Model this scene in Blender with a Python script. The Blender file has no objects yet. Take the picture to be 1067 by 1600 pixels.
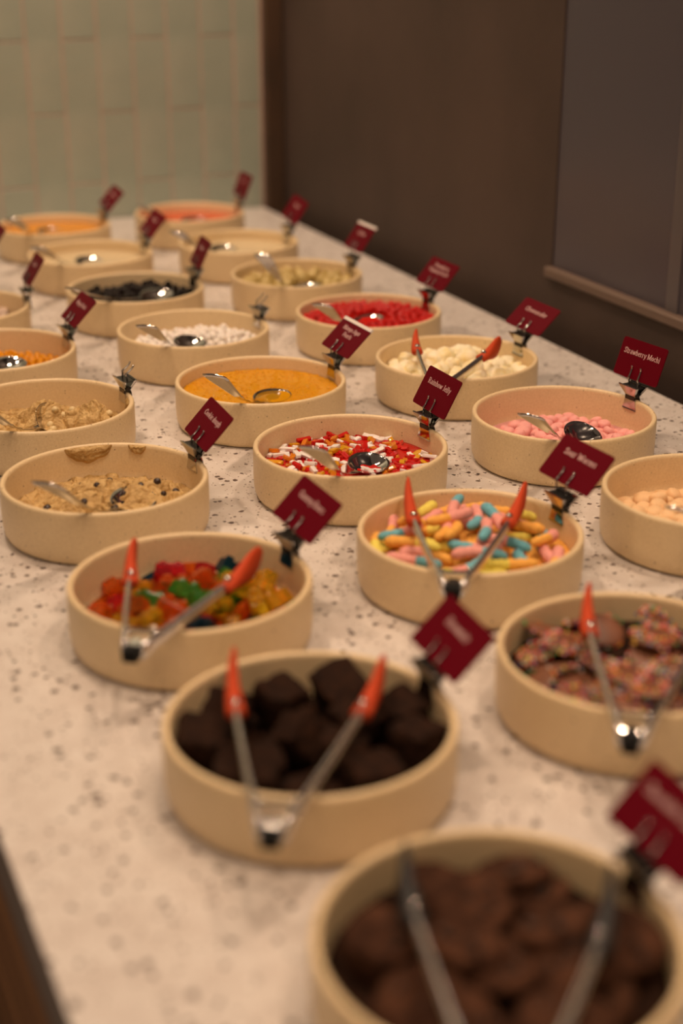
import bpy, bmesh, math, random
import numpy as np
from mathutils import Vector, Matrix, Euler, noise
PI = math.pi
sc = bpy.context.scene
col = sc.collection

# ------------------------------------------------------------ camera
PITCH = math.radians(21.883)
cam_d = bpy.data.cameras.new('camera')
cam = bpy.data.objects.new('camera', cam_d)
col.objects.link(cam)
cam.location = (0, 0, 0.498)
cam.rotation_euler = (PI / 2 - PITCH, 0, 0)
cam_d.sensor_fit = 'VERTICAL'
cam_d.sensor_height = 36
cam_d.lens = 2308.5 / 1600 * 36
cam_d.clip_start = .02
cam_d.dof.use_dof = True
cam_d.dof.focus_distance = 1.42
cam_d.dof.aperture_fstop = 2.7
sc.camera = cam

# ------------------------------------------------------------ world, lights, exposure
w = bpy.data.worlds.new('world')
sc.world = w
w.use_nodes = True
w.node_tree.nodes['Background'].inputs[0].default_value = (1, .68, .47, 1)
w.node_tree.nodes['Background'].inputs[1].default_value = .125
WARM = (1, .71, .49)


def lamp(loc, target, size, power, shape='DISK', size_y=None, spread=None):
    d = bpy.data.lights.new('downlight_or_fill', 'AREA')  # name shared by the downlights and the added fill lamps
    d.shape = shape
    d.size = size
    if size_y:
        d.size_y = size_y
    d.energy = power
    d.color = WARM
    if spread:
        d.spread = math.radians(spread)
    o = bpy.data.objects.new('downlight_or_fill', d)
    col.objects.link(o)
    o.location = loc
    o.rotation_euler = (Vector(target) - Vector(loc)).to_track_quat('-Z', 'Y').to_euler()
    return o


for x, y, p in ((.55, 1.25, 5.0), (.35, 2.0, 4.6), (.1, .80, 2.3), (-.45, 1.5, 3.5), (-.15, 2.35, 2.4), (.45, .35, 2.2), (-.5, .7, 1.5)):
    lamp((x, y, 1.55), (x * .7, y, 0), .11, p, spread=110)
lamp((-.75, 2.15, 1.5), (-.75, 2.75, .2), .12, 3.6, spread=120)  # added lamp that brightens the back tiles, not a known fixture
lamp((-.30, 2.30, 1.5), (-.30, 2.75, .2), .12, 2.4, spread=120)  # second added lamp, washing the tiles nearer the corner
lamp((-.7, -.6, 1.5), (0, 1.3, 0), .9, 6.5, 'RECTANGLE', .6)  # added soft fill from behind the camera, not a ceiling fixture
sc.view_settings.view_transform = 'Standard'
sc.view_settings.look = 'None'
sc.view_settings.gamma = 1
sc.view_settings.use_curve_mapping = False
sc.view_settings.exposure = 0


# ------------------------------------------------------------ materials
def mat(name, c, rough=.5, metal=0, trans=0, sss=0, spec=None, ior=None, coat=0):
    m = bpy.data.materials.new(name)
    m.use_nodes = True
    b = m.node_tree.nodes['Principled BSDF']
    b.inputs['Base Color'].default_value = (*c, 1)
    b.inputs['Roughness'].default_value = rough
    b.inputs['Metallic'].default_value = metal
    b.inputs['Transmission Weight'].default_value = trans
    if sss:
        b.inputs['Subsurface Weight'].default_value = sss
        b.inputs['Subsurface Radius'].default_value = (.01, .006, .003)
        b.inputs['Subsurface Scale'].default_value = .5
    if spec is not None:
        b.inputs['Specular IOR Level'].default_value = spec
    if ior:
        b.inputs['IOR'].default_value = ior
    if coat:
        b.inputs['Coat Weight'].default_value = coat
        b.inputs['Coat Roughness'].default_value = .1
    return m


def N(m, t, **kw):
    n = m.node_tree.nodes.new(t)
    for k, v in kw.items():
        setattr(n, k, v)
    return n


def L(m, a, b):
    m.node_tree.links.new(a, b)


def bsdf(m):
    return m.node_tree.nodes['Principled BSDF']


def coords(m, scale=1):
    tc = N(m, 'ShaderNodeTexCoord')
    mp = N(m, 'ShaderNodeMapping')
    mp.inputs['Scale'].default_value = (scale,) * 3 if not isinstance(scale, tuple) else scale
    L(m, tc.outputs['Object'], mp.inputs[0])
    return mp.outputs[0]


def mixc(m, fac, a, b):
    x = N(m, 'ShaderNodeMix', data_type='RGBA')
    for s, v in ((0, fac), (6, a), (7, b)):
        if hasattr(v, 'links') or hasattr(v, 'is_linked'):
            L(m, v, x.inputs[s])
        elif isinstance(v, tuple):
            x.inputs[s].default_value = (*v, 1)
        else:
            x.inputs[s].default_value = v
    return x.outputs[2]


def ramp(m, src, p0, p1, c0=0, c1=1):
    r = N(m, 'ShaderNodeMapRange')
    r.inputs['From Min'].default_value = p0
    r.inputs['From Max'].default_value = p1
    r.inputs['To Min'].default_value = c0
    r.inputs['To Max'].default_value = c1
    L(m, src, r.inputs[0])
    return r.outputs[0]


def mottle(m, c0, c1, scale, detail=4, bump=0, bscale=None, lo=.35, hi=.65):
    co = coords(m)
    n = N(m, 'ShaderNodeTexNoise')
    n.inputs['Scale'].default_value = scale
    n.inputs['Detail'].default_value = detail
    L(m, co, n.inputs[0])
    L(m, mixc(m, ramp(m, n.outputs[0], lo, hi), c0, c1), bsdf(m).inputs['Base Color'])
    if bump:
        n2 = N(m, 'ShaderNodeTexNoise')
        n2.inputs['Scale'].default_value = bscale or scale
        n2.inputs['Detail'].default_value = 5
        L(m, co, n2.inputs[0])
        bp = N(m, 'ShaderNodeBump')
        bp.inputs['Strength'].default_value = 1
        bp.inputs['Distance'].default_value = bump
        L(m, n2.outputs[0], bp.inputs['Height'])
        L(m, bp.outputs[0], bsdf(m).inputs['Normal'])
    return m


def terrazzo():
    m = mat('terrazzo', (.6, .57, .53), .35)
    co = coords(m)
    nz = N(m, 'ShaderNodeTexNoise')
    nz.inputs['Scale'].default_value = 260
    L(m, co, nz.inputs[0])
    vm = N(m, 'ShaderNodeVectorMath', operation='MULTIPLY_ADD')
    L(m, nz.outputs['Color'], vm.inputs[0])
    vm.inputs[1].default_value = (.0035,) * 3
    L(m, co, vm.inputs[2])
    base = N(m, 'ShaderNodeTexNoise')
    base.inputs['Scale'].default_value = 45
    base.inputs['Detail'].default_value = 6
    L(m, co, base.inputs[0])
    c = mixc(m, ramp(m, base.outputs[0], .35, .65), (.61, .555, .515), (.68, .635, .595))
    for sc_, thr, lo, rad, ca, cb in ((300, .48, .0, .38, (.30, .24, .20), (.11, .08, .07)), (150, .36, .1, .36, (.80, .77, .74), (.46, .39, .34)),
                                      (128, .58, .0, .40, (.12, .08, .07), (.03, .02, .018))):
        v = N(m, 'ShaderNodeTexVoronoi')
        v.inputs['Scale'].default_value = sc_
        L(m, vm.outputs[0], v.inputs['Vector'])
        sp = N(m, 'ShaderNodeSeparateColor')
        L(m, v.outputs['Color'], sp.inputs[0])
        # chip radius differs from cell to cell, and only some cells hold a chip
        r = N(m, 'ShaderNodeMath', operation='MULTIPLY')
        L(m, sp.outputs[1], r.inputs[0])
        r.inputs[1].default_value = rad
        a = N(m, 'ShaderNodeMath', operation='LESS_THAN')
        L(m, v.outputs['Distance'], a.inputs[0])
        L(m, r.outputs[0], a.inputs[1])
        b = N(m, 'ShaderNodeMath', operation='LESS_THAN')
        L(m, sp.outputs[0], b.inputs[0])
        b.inputs[1].default_value = thr
        f = N(m, 'ShaderNodeMath', operation='MULTIPLY')
        L(m, a.outputs[0], f.inputs[0])
        L(m, b.outputs[0], f.inputs[1])
        chip = mixc(m, sp.outputs[2], ca, cb)
        c = mixc(m, f.outputs[0], c, chip)
    L(m, c, bsdf(m).inputs['Base Color'])
    return m


def bowl_material():
    m = mat('speckled_cream_melamine', (.66, .58, .40), .42)
    co = coords(m)
    v = N(m, 'ShaderNodeTexVoronoi')
    v.inputs['Scale'].default_value = 330
    L(m, co, v.inputs['Vector'])
    sp = N(m, 'ShaderNodeSeparateColor')
    L(m, v.outputs['Color'], sp.inputs[0])
    r = N(m, 'ShaderNodeMath', operation='MULTIPLY')
    L(m, sp.outputs[1], r.inputs[0])
    r.inputs[1].default_value = .26
    a = N(m, 'ShaderNodeMath', operation='LESS_THAN')
    L(m, v.outputs['Distance'], a.inputs[0])
    L(m, r.outputs[0], a.inputs[1])
    b = N(m, 'ShaderNodeMath', operation='LESS_THAN')
    L(m, sp.outputs[0], b.inputs[0])
    b.inputs[1].default_value = .28
    f = N(m, 'ShaderNodeMath', operation='MULTIPLY')
    L(m, a.outputs[0], f.inputs[0])
    L(m, b.outputs[0], f.inputs[1])
    f2 = N(m, 'ShaderNodeMath', operation='MULTIPLY')
    L(m, f.outputs[0], f2.inputs[0])
    L(m, sp.outputs[2], f2.inputs[1])
    n = N(m, 'ShaderNodeTexNoise')
    n.inputs['Scale'].default_value = 500
    L(m, co, n.inputs[0])
    base = mixc(m, ramp(m, n.outputs[0], .35, .65), (.74, .565, .325), (.80, .625, .375))
    L(m, mixc(m, f2.outputs[0], base, (.20, .12, .06)), bsdf(m).inputs['Base Color'])
    return m


M = {}
M['terrazzo'] = terrazzo()
M['bowl'] = bowl_material()
M['shaded_slab_side'] = mat('shaded_terrazzo_edge', (.24, .20, .18), .6)  # same terrazzo slab; the shade on its sides is put into this colour
M['wood'] = mottle(mat('oak', (.3, .15, .06), .55), (.10, .045, .018), (.15, .07, .028), 30)
M['tile'] = mottle(mat('glazed_tile', (.3, .36, .29), .35), (.33, .385, .32), (.40, .435, .36), 9, bump=.0015, bscale=14)
M['grout'] = mottle(mat('pink_grout', (.42, .34, .29), .9), (.50, .37, .30), (.56, .42, .345), 60)
M['brown'] = mottle(mat('brown_stone', (.09, .065, .05), .7), (.055, .035, .026), (.082, .052, .040), 3.5, 6, bump=.0006, bscale=60)
M['trim'] = mottle(mat('dark_trim', (.07, .04, .025), .4), (.055, .034, .022), (.10, .055, .032), 6)
M['ledge'] = mat('ledge', (.15, .10, .075), .5)
M['greyglass'] = mat('grey_glass', (.082, .072, .088), .25)
M['greypost'] = mat('grey_post', (.11, .095, .10), .4)
M['floor'] = mottle(mat('floor_stone', (.2, .16, .13), .6), (.17, .14, .11), (.22, .18, .15), 4)
M['chrome'] = mat('polished_steel', (.52, .51, .50), .07, 1)
M['steel'] = mat('brushed_steel', (.80, .78, .76), .24, 1)
M['spring'] = mat('dark_spring_steel', (.05, .045, .04), .25, .8)
M['cap'] = mat('black_plastic', (.006, .006, .006), .6, spec=.15)
M['silicone'] = mat('orange_silicone', (.54, .060, .014), .65, spec=.25)
M['blacksil'] = mat('black_silicone', (.012, .012, .013), .5)
M['card'] = mat('burgundy_card', (.112, .0010, .0075), .5, spec=.08)
M['ink'] = mat('pale_pink_ink', (.75, .52, .50), .6)
M['paper'] = mat('white_paper', (.78, .72, .68), .6)


# ------------------------------------------------------------ mesh helpers
class MB:
    def __init__(s):
        s.v, s.f, s.m = [], [], []

    def add(s, vs, fs, mi=0):
        o = len(s.v)
        s.v += [tuple(p) for p in vs]
        s.f += [tuple(i + o for i in f) for f in fs]
        s.m += [mi] * len(fs)
        return s

    def mesh(s, name, mats, smooth=False):
        me = bpy.data.meshes.new(name)
        me.from_pydata(s.v, [], s.f)
        for m in (mats if isinstance(mats, (list, tuple)) else [mats]):
            me.materials.append(m)
        if any(s.m):
            me.polygons.foreach_set('material_index', s.m)
        if smooth:
            me.polygons.foreach_set('use_smooth', [True] * len(me.polygons))
        me.update()
        bm = bmesh.new()
        bm.from_mesh(me)
        bmesh.ops.recalc_face_normals(bm, faces=bm.faces)
        bm.to_mesh(me)
        bm.free()
        return me


def box(mb, x0, x1, y0, y1, z0, z1, mi=0, T=None):
    vs = [(x, y, z) for x in (x0, x1) for y in (y0, y1) for z in (z0, z1)]
    if T is not None:
        vs = [T @ Vector(v) for v in vs]
    mb.add(vs, [(0, 1, 3, 2), (4, 6, 7, 5), (0, 4, 5, 1), (2, 3, 7, 6), (0, 2, 6, 4), (1, 5, 7, 3)], mi)


def loft(mb, rings, mi=0, caps=True):
    n = len(rings[0])
    vs = [p for r in rings for p in r]
    fs = []
    for i in range(len(rings) - 1):
        for j in range(n):
            k = (j + 1) % n
            fs.append((i * n + j, i * n + k, (i + 1) * n + k, (i + 1) * n + j))
    if caps:
        fs.append(tuple(range(n))[::-1])
        fs.append(tuple((len(rings) - 1) * n + j for j in range(n)))
    mb.add(vs, fs, mi)


def lathe(mb, prof, n=96):
    rings = [[(r * math.cos(2 * PI * j / n), r * math.sin(2 * PI * j / n), z) for j in range(n)] for r, z in prof]
    loft(mb, rings)


def cyl(mb, a, b, r, n=12, r2=None, mi=0):
    a, b = Vector(a), Vector(b)
    d = (b - a).normalized()
    u = d.orthogonal().normalized()
    v = d.cross(u)
    rings = [[p + (u * math.cos(2 * PI * j / n) + v * math.sin(2 * PI * j / n)) * rr for j in range(n)] for p, rr in ((a, r), (b, r2 or r))]
    loft(mb, rings, mi)


def tube(mb, pts, r, n=8, mi=0):
    pts = [Vector(p) for p in pts]
    rings = []
    u = None
    for i, p in enumerate(pts):
        d = (pts[min(i + 1, len(pts) - 1)] - pts[max(i - 1, 0)]).normalized()
        u = d.orthogonal().normalized() if u is None else (u - d * u.dot(d)).normalized()
        v = d.cross(u)
        rr = r[i] if isinstance(r, (list, tuple)) else r
        rings.append([p + (u * math.cos(2 * PI * j / n) + v * math.sin(2 * PI * j / n)) * rr for j in range(n)])
    loft(mb, rings, mi)


def bevel_mesh(me, w, seg=2):
    bm = bmesh.new()
    bm.from_mesh(me)
    bmesh.ops.bevel(bm, geom=list(bm.edges), offset=w, segments=seg, profile=.6, affect='EDGES', clamp_overlap=True)
    bm.to_mesh(me)
    bm.free()
    return me


def ico(sub, fn, name, mats):
    bm = bmesh.new()
    bmesh.ops.create_icosphere(bm, subdivisions=sub, radius=1)
    for v in bm.verts:
        v.co = fn(v.co)
    me = bpy.data.meshes.new(name)
    bm.to_mesh(me)
    bm.free()
    me.materials.append(mats)
    me.polygons.foreach_set('use_smooth', [True] * len(me.polygons))
    return me


def obj(name, me, parent=None, label=None, cat=None, group=None, kind=None, loc=None):
    o = bpy.data.objects.new(name, me)
    col.objects.link(o)
    if parent:
        o.parent = parent
    if loc:
        o.location = loc
    for k, v in (('label', label), ('category', cat), ('group', group), ('kind', kind)):
        if v:
            o[k] = v
    return o


def empty(name, loc, rz=0, **kw):
    o = obj(name, None, **kw)
    o.empty_display_size = .02
    o.location = loc
    o.rotation_euler = (0, 0, rz)
    return o


# ------------------------------------------------------------ setting
D = Vector((-.3970, .9178, 0))      # along the counter, away from the camera
W = Vector((.9178, .3970, 0))       # across the counter, to the right
RZ = math.atan2(W.y, W.x)
ER = Vector((.3768, 1.5576, 0))     # a point on the counter's right edge
C0 = Vector((-.147, 2.770, 0))      # far right corner of the counter
TW = (Vector((-.199, .7287, 0)) - ER).dot(W)   # left edge, across
FT = -.98                           # counter height above the floor

fl = MB()
box(fl, -3.5, 2.6, -2.2, 4.6, FT - .05, FT)
obj('floor', fl.mesh('floor', M['floor']), kind='structure')

# back wall: grout bed and separate vertical tiles; local x = across, y = away, z = up
wall = MB()
box(wall, -1.9, .0035, 0, .12, FT, 1.6)
wb = obj('wall_back', wall.mesh('wall_back', M['grout']), kind='structure')
wb.location = C0
wb.rotation_euler = (0, 0, RZ)
random.seed(5)
tile_me = []
for k in range(4):
    t = MB()
    box(t, -.0290, .0290, -.0016, .0, -.1197, .1197)
    me = bevel_mesh(t.mesh('tile', M['tile']), .0006, 1)
    for v in me.vertices:
        v.co.y += .0002 * (noise.noise(Vector((v.co.x * 30 + k * 9, v.co.z * 12, k))))
    tile_me.append(me)
joints = [.0115 - .0617 * i for i in range(31)]
for i in range(29):
    x1, x0 = joints[i], joints[i + 1]
    odd = (i % 2 == 0)
    z = (.184 if odd else .063) - .243 / 2 - .243
    while z < 1.5:
        o = obj('tile', random.choice(tile_me), parent=wb)
        wdt = 1
        cx = (x0 + x1) / 2
        if i == 0:
            wdt = .78
            cx = x0 + .0029 + .0285 * .78
        o.location = (cx, .0001 + random.uniform(0, .0005), z)
        o.scale = (wdt * random.uniform(.99, 1.01), 1, 1)
        o.rotation_euler = (random.uniform(-.002, .002), random.uniform(-.005, .005), random.uniform(-.004, .004))
        z += .243

# dark vertical trim in the corner
tr = MB()
box(tr, .0037, .036, -.02, .1, FT, 1.6)
box(tr, .0165, .0185, -.022, -.02, FT, 1.6)
to = obj('trim_1', tr.mesh('trim', M['trim']), kind='structure')
to.location = C0
to.rotation_euler = (0, 0, RZ)

# right wall of brown stone with a grey glazed opening, local x = away along the counter, y = to the right... stands 4 cm off the counter
WR = Matrix.LocRotScale(C0 + W * .04, Euler((0, 0, math.atan2(D.y, D.x))), None)
# in this frame +x runs away from the camera, -y points to the right of the counter
rw = MB()
PX0, PX1, PZ0 = -2.3, -.965, .079
box(rw, PX1, .02, -.14, 0, FT, 1.6)
box(rw, -3.9, PX1, -.14, 0, FT, PZ0 - .013)
box(rw, -3.9, PX0, -.14, 0, PZ0 - .013, 1.6)
box(rw, PX0, PX1, -.14, 0, 1.3, 1.6)
obj('wall_right', rw.mesh('wall_right', M['brown']), kind='structure').matrix_world = WR
lg = MB()
box(lg, PX0, PX1 + .004, -.02, .010, PZ0 - .013, PZ0)
obj('trim_2', bevel_mesh(lg.mesh('window_ledge', M['ledge']), .002, 1), kind='structure').matrix_world = WR
wn = obj('window_1', None, kind='structure')
wn.matrix_world = WR
g = MB()
box(g, PX0, PX1, -.012, -.002, PZ0, 1.3)
obj('pane', g.mesh('pane', M['greyglass']), parent=wn)
g = MB()
box(g, -1.240, -1.218, -.002, .0005, PZ0, 1.3)
obj('glazing_bar', g.mesh('glazing_bar', M['greypost']), parent=wn)

# counter
ct = empty('counter', (ER.x, ER.y, 0), RZ, label='long serving counter with speckled pale terrazzo top over a fluted wood base', cat='counter')
# local x across (0 = right edge, TW = left edge), y away
Y0, Y1 = (Vector((-.131, .5728, 0)) - ER).dot(D) - .55, (C0 - ER).dot(D) - .005
s = MB()
box(s, TW, 0, Y0, Y1, -.045, 0, 0)
me = bevel_mesh(s.mesh('worktop', [M['terrazzo'], M['shaded_slab_side']]), .0015, 2)
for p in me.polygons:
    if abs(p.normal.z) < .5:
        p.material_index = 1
obj('worktop', me, parent=ct)
s = MB()
box(s, TW + .03, -.02, Y0 + .03, Y1 - .01, FT, -.046)
obj('cabinet_body', s.mesh('cabinet_body', M['wood']), parent=ct)
sl = MB()
cyl(sl, (0, 0, FT + .05), (0, 0, -.0465), .0055, 10)
slme = sl.mesh('slat', M['wood'], True)
ny = int((Y1 - Y0 - .08) / .012)
for i in range(ny):
    if i < 110:
        o = obj('slat', slme, parent=ct)
        o.location = (TW + .0285, Y0 + .04 + i * .012, 0)
rest = MB()
for i in range(110, ny):
    cyl(rest, (TW + .0285, Y0 + .04 + i * .012, FT + .05), (TW + .0285, Y0 + .04 + i * .012, -.0465), .0055, 6)
obj('far_slats', rest.mesh('far_slats', M['wood']), parent=ct, kind='stuff')

# ------------------------------------------------------------ bowls
BP = {'A': (-0.0189, 0.7847), 'B': (0.0748, 0.5786), 'C': (0.1932, 0.8773), 'D': (-0.1112, 0.9892), 'E': (0.1022, 1.0846), 'F': (-0.2059, 1.2037),
      'G': (0.0082, 1.2891), 'H': (0.2184, 1.384), 'I': (0.3125, 1.1741), 'J': (-0.0852, 1.4966), 'K': (0.1276, 1.5844), 'L': (-0.2977, 1.4098),
      'M': (-0.1759, 1.7077), 'N': (0.0334, 1.7921), 'O': (-0.3905, 1.6145), 'P': (-0.2717, 1.9172), 'Q': (-0.4818, 1.813), 'R': (-0.0616, 2.0017),
      'S': (-0.3651, 2.1342), 'T': (-0.1548, 2.2154), 'U': (-0.4574, 2.3453), 'V': (-0.2511, 2.4525), 'W': (-.5735, 2.020)}
WHAT = {'A': 'the dark brownie cubes', 'B': 'the chocolate cookies', 'C': 'the sprinkled chocolate buttons', 'D': 'the gummy blocks',
        'E': 'the sour worms', 'F': 'the chocolate chip cookie dough', 'G': 'the rainbow jelly strips', 'H': 'the pink strawberry mochi',
        'I': 'the peach coloured mochi', 'J': 'the yellow mango agar', 'K': 'the pale cheesecake lumps', 'L': 'the cookie dough with white chips',
        'M': 'the white jelly pearls', 'N': 'the red popping pearls', 'O': 'the orange popping pearls', 'P': 'the black boba',
        'Q': 'the pale pinkish lumps at the left edge', 'R': 'the yellowish fruit pieces', 'S': 'the smooth cream, left of the two cream bowls',
        'T': 'the smooth cream, right of the two cream bowls', 'U': 'the orange sauce by the tiled wall', 'V': 'the red sauce by the tiled wall',
        'W': 'a card at the far left edge of the photo'}
prof = [(0.0005, .0), (.0805, 0), (.0845, .0006), (.0872, .0025), (.0888, .006), (.0896, .012), (.09, .022), (.09, .0445), (.0897, .0468),
        (.0888, .0479), (.0874, .0483), (.0860, .0479), (.0850, .0468), (.0846, .0445), (.0842, .022), (.0832, .014), (.080, .009), (.074, .0068), (.0005, .0065)]
b = MB()
lathe(b, prof, 128)
bowl_me = b.mesh('bowl', M['bowl'], True)
for k, (x, y) in BP.items():
    lab = 'round cream speckled bowl holding ' + WHAT[k]
    if k == 'W':
        lab = 'round cream bowl cut off at the far left edge, behind the pinkish lumps'
    o = obj('serving_bowl', bowl_me, label=lab, cat='bowl', group='cream serving bowls on the counter', loc=(x, y, .0003))
    o.rotation_euler = (0, 0, ord(k) * 1.37)

# ------------------------------------------------------------ lettering (own condensed slab serif strokes)
X = .5
K_ = .72


def sl_(x, y, w=.15):
    return ('l', [(x - w / 2, y), (x + w / 2, y)])


def v_(x, y0, y1, a=1, b=1):
    r = [('l', [(x, y0), (x, y1)])]
    if a:
        r.append(sl_(x, y0 + .018))
    if b:
        r.append(sl_(x - .03, y1 - .018, .11))
    return r


BOWL_R = ('c', [(.12, .36), (.26, .48), (.38, .25), (.26, .02), (.12, .12)])
BOWL_L = ('c', [(.33, .38), (.2, .48), (.07, .25), (.2, .02), (.33, .12)])
ARCH = lambda a, b: ('c', [(a, .34), (a + (b - a) * .5, .475), (b, .38), (b, .3)])
GL = {
    'a': (.43, [('c', [(.08, .40), (.19, .48), (.31, .40), (.31, .1)]), ('l', [(.31, .2), (.31, .03), (.39, .03)]), ('c', [(.3, .28), (.12, .24), (.07, .12), (.17, .02), (.3, .1)])]),
    'b': (.45, v_(.11, 0, K_, 0) + [BOWL_R]), 'c': (.40, [('c', [(.35, .38), (.21, .48), (.08, .25), (.21, .02), (.35, .1)])]),
    'd': (.46, [BOWL_L] + v_(.34, 0, K_, 0) + [sl_(.38, .018, .1)]),
    'e': (.41, [('l', [(.09, .27), (.35, .27)]), ('c', [(.35, .27), (.33, .42), (.2, .48), (.08, .25), (.21, .02), (.36, .1)])]),
    'g': (.45, [BOWL_L, ('c', [(.34, .48), (.34, 0), (.31, -.14), (.2, -.19), (.08, -.14)])],),
    'h': (.49, v_(.11, 0, K_) + [ARCH(.11, .35)] + [('l', [(.35, .32), (.35, 0)]), sl_(.35, .018)]),
    'i': (.24, v_(.12, 0, X) + [('l', [(.12, .6), (.12, .68)])]),
    'k': (.46, v_(.11, 0, K_) + [('l', [(.12, .2), (.34, .46)]), ('l', [(.2, .3), (.37, .02)]), sl_(.38, .018), sl_(.34, .48, .12)]),
    'l': (.24, v_(.12, 0, K_)), 'm': (.74, v_(.11, 0, X) + [ARCH(.11, .36), ARCH(.36, .61), ('l', [(.36, .32), (.36, 0)]), ('l', [(.61, .32), (.61, 0)]), sl_(.36, .018), sl_(.61, .018)]),
    'n': (.49, v_(.11, 0, X) + [ARCH(.11, .35), ('l', [(.35, .32), (.35, 0)]), sl_(.35, .018)]),
    'o': (.43, [('c', [(.21, .48), (.07, .25), (.21, .02), (.35, .25), (.21, .48)])]),
    'p': (.45, v_(.11, -.2, X) + [BOWL_R]), 'r': (.36, v_(.11, 0, X) + [('c', [(.11, .34), (.2, .46), (.31, .43)])]),
    's': (.37, [('c', [(.31, .38), (.2, .48), (.09, .38), (.2, .25), (.31, .12), (.19, .02), (.07, .1)])]),
    't': (.32, [('l', [(.14, .12), (.14, .66)]), ('c', [(.14, .14), (.19, .02), (.29, .06)]), sl_(.17, .48, .24)]),
    'u': (.49, [('l', [(.11, .12), (.11, .5)]), ('c', [(.11, .16), (.2, .02), (.34, .12)]), ('l', [(.35, 0), (.35, .5)]), sl_(.08, .482, .1), sl_(.32, .482, .1), sl_(.39, .018, .1)]),
    'w': (.62, [('l', [(.06, .48), (.19, .02)]), ('l', [(.19, .02), (.31, .46)]), ('l', [(.31, .46), (.43, .02)]), ('l', [(.43, .02), (.56, .48)]), sl_(.06, .482, .14), sl_(.55, .482, .14)]),
    'y': (.44, [('l', [(.07, .48), (.22, .04)]), ('l', [(.38, .48), (.16, -.19)]), sl_(.07, .482, .14), sl_(.37, .482, .14), sl_(.11, -.18, .1)]),
    'A': (.60, [('l', [(.07, .02), (.29, .70)]), ('l', [(.31, .70), (.53, .02)]), ('l', [(.15, .25), (.45, .25)]), sl_(.07, .018), sl_(.53, .018)]),
    'B': (.53, v_(.13, 0, K_) + [('c', [(.1, .70), (.3, .70), (.41, .55), (.3, .38), (.13, .38)]), ('c', [(.13, .38), (.34, .37), (.46, .2), (.32, .02), (.1, .02)])]),
    'C': (.55, [('c', [(.48, .55), (.3, .70), (.1, .36), (.3, .02), (.48, .17)]), ('l', [(.48, .5), (.48, .7)])]),
    'G': (.58, [('c', [(.48, .55), (.3, .70), (.1, .36), (.3, .02), (.48, .15)]), ('l', [(.48, .5), (.48, .7)]), ('l', [(.48, .04), (.48, .3)]), sl_(.46, .31, .18)]),
    'J': (.36, [('l', [(.22, .15), (.22, .72)]), ('c', [(.22, .18), (.17, .02), (.05, .06)]), sl_(.22, .702, .2)]),
    'L': (.48, v_(.13, 0, K_) + [('l', [(.1, .02), (.43, .02)]), ('l', [(.43, .0), (.43, .16)])]),
    'M': (.76, v_(.12, 0, K_) + [('l', [(.14, .7), (.38, .06)]), ('l', [(.38, .06), (.62, .7)]), ('l', [(.64, 0), (.64, .72)]), sl_(.64, .018), sl_(.66, .702)]),
    'P': (.52, v_(.13, 0, K_) + [('c', [(.1, .70), (.32, .70), (.44, .52), (.32, .33), (.13, .33)])]),
    'R': (.56, v_(.13, 0, K_) + [('c', [(.1, .70), (.32, .70), (.43, .54), (.32, .37), (.13, .37)]), ('l', [(.28, .37), (.46, .02)]), sl_(.49, .018, .12)]),
    'S': (.46, [('c', [(.39, .55), (.24, .70), (.1, .54), (.24, .37), (.39, .19), (.23, .02), (.08, .15)]), ('l', [(.39, .53), (.39, .7)]), ('l', [(.08, .02), (.08, .18)])]),
    'W': (.84, [('l', [(.08, .7), (.25, .02)]), ('l', [(.25, .02), (.42, .68)]), ('l', [(.42, .68), (.59, .02)]), ('l', [(.59, .02), (.76, .7)]), sl_(.08, .702, .17), sl_(.76, .702, .17)]),
    ' ': (.22, [])}


def crom(p, n=4):
    p = [Vector(q) for q in p]
    out = []
    q = [p[0] * 2 - p[1]] + p + [p[-1] * 2 - p[-2]]
    for i in range(1, len(q) - 2):
        for k in range(n):
            t = k / n
            out.append(.5 * ((2 * q[i]) + (q[i + 1] - q[i - 1]) * t + (2 * q[i - 1] - 5 * q[i] + 4 * q[i + 1] - q[i + 2]) * t * t + (3 * q[i] - q[i - 1] - 3 * q[i + 1] + q[i + 2]) * t ** 3))
    out.append(p[-1])
    return out


def text_mesh(lines, width, cap, z):
    """lines centred about x=0; first baseline y=0, next ones below; flat strokes facing +z"""
    mb = MB()
    em = cap / K_
    natural = [sum(GL[c][0] for c in l) for l in lines]
    sx = width / max(natural)
    for li, l in enumerate(lines):
        cx = -natural[li] / 2
        for c in l:
            for kind, pts in GL[c][1]:
                pts = crom(pts) if kind == 'c' else [Vector(p) for p in pts]
                q = []
                for i, p in enumerate(pts):
                    d = (pts[min(i + 1, len(pts) - 1)] - pts[max(0, i - 1)]).normalized()
                    o = Vector((-d.y * .088, d.x * .045)) / 2
                    q += [p + o, p - o]
                vs = [((cx + p.x) * sx, (p.y - li * 1.02) * em, z) for p in q]
                mb.add(vs, [(2 * i, 2 * i + 1, 2 * i + 3, 2 * i + 2) for i in range(len(pts) - 1)])
            cx += GL[c][0]
    return mb.mesh('lettering', M['ink'])


def rounded_card(w, h, t, r):
    out = []
    for cx, cy, a0 in ((w / 2 - r, h - r, 0), (-w / 2 + r, h - r, 90), (-w / 2 + r, r, 180), (w / 2 - r, r, 270)):
        for k in range(5):
            a = math.radians(a0 + k * 22.5)
            out.append((cx + r * math.cos(a), cy + r * math.sin(a)))
    mb = MB()
    loft(mb, [[(x, y, -t) for x, y in out], [(x, y, 0) for x, y in out]])
    return mb.mesh('card', M['card'])


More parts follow.
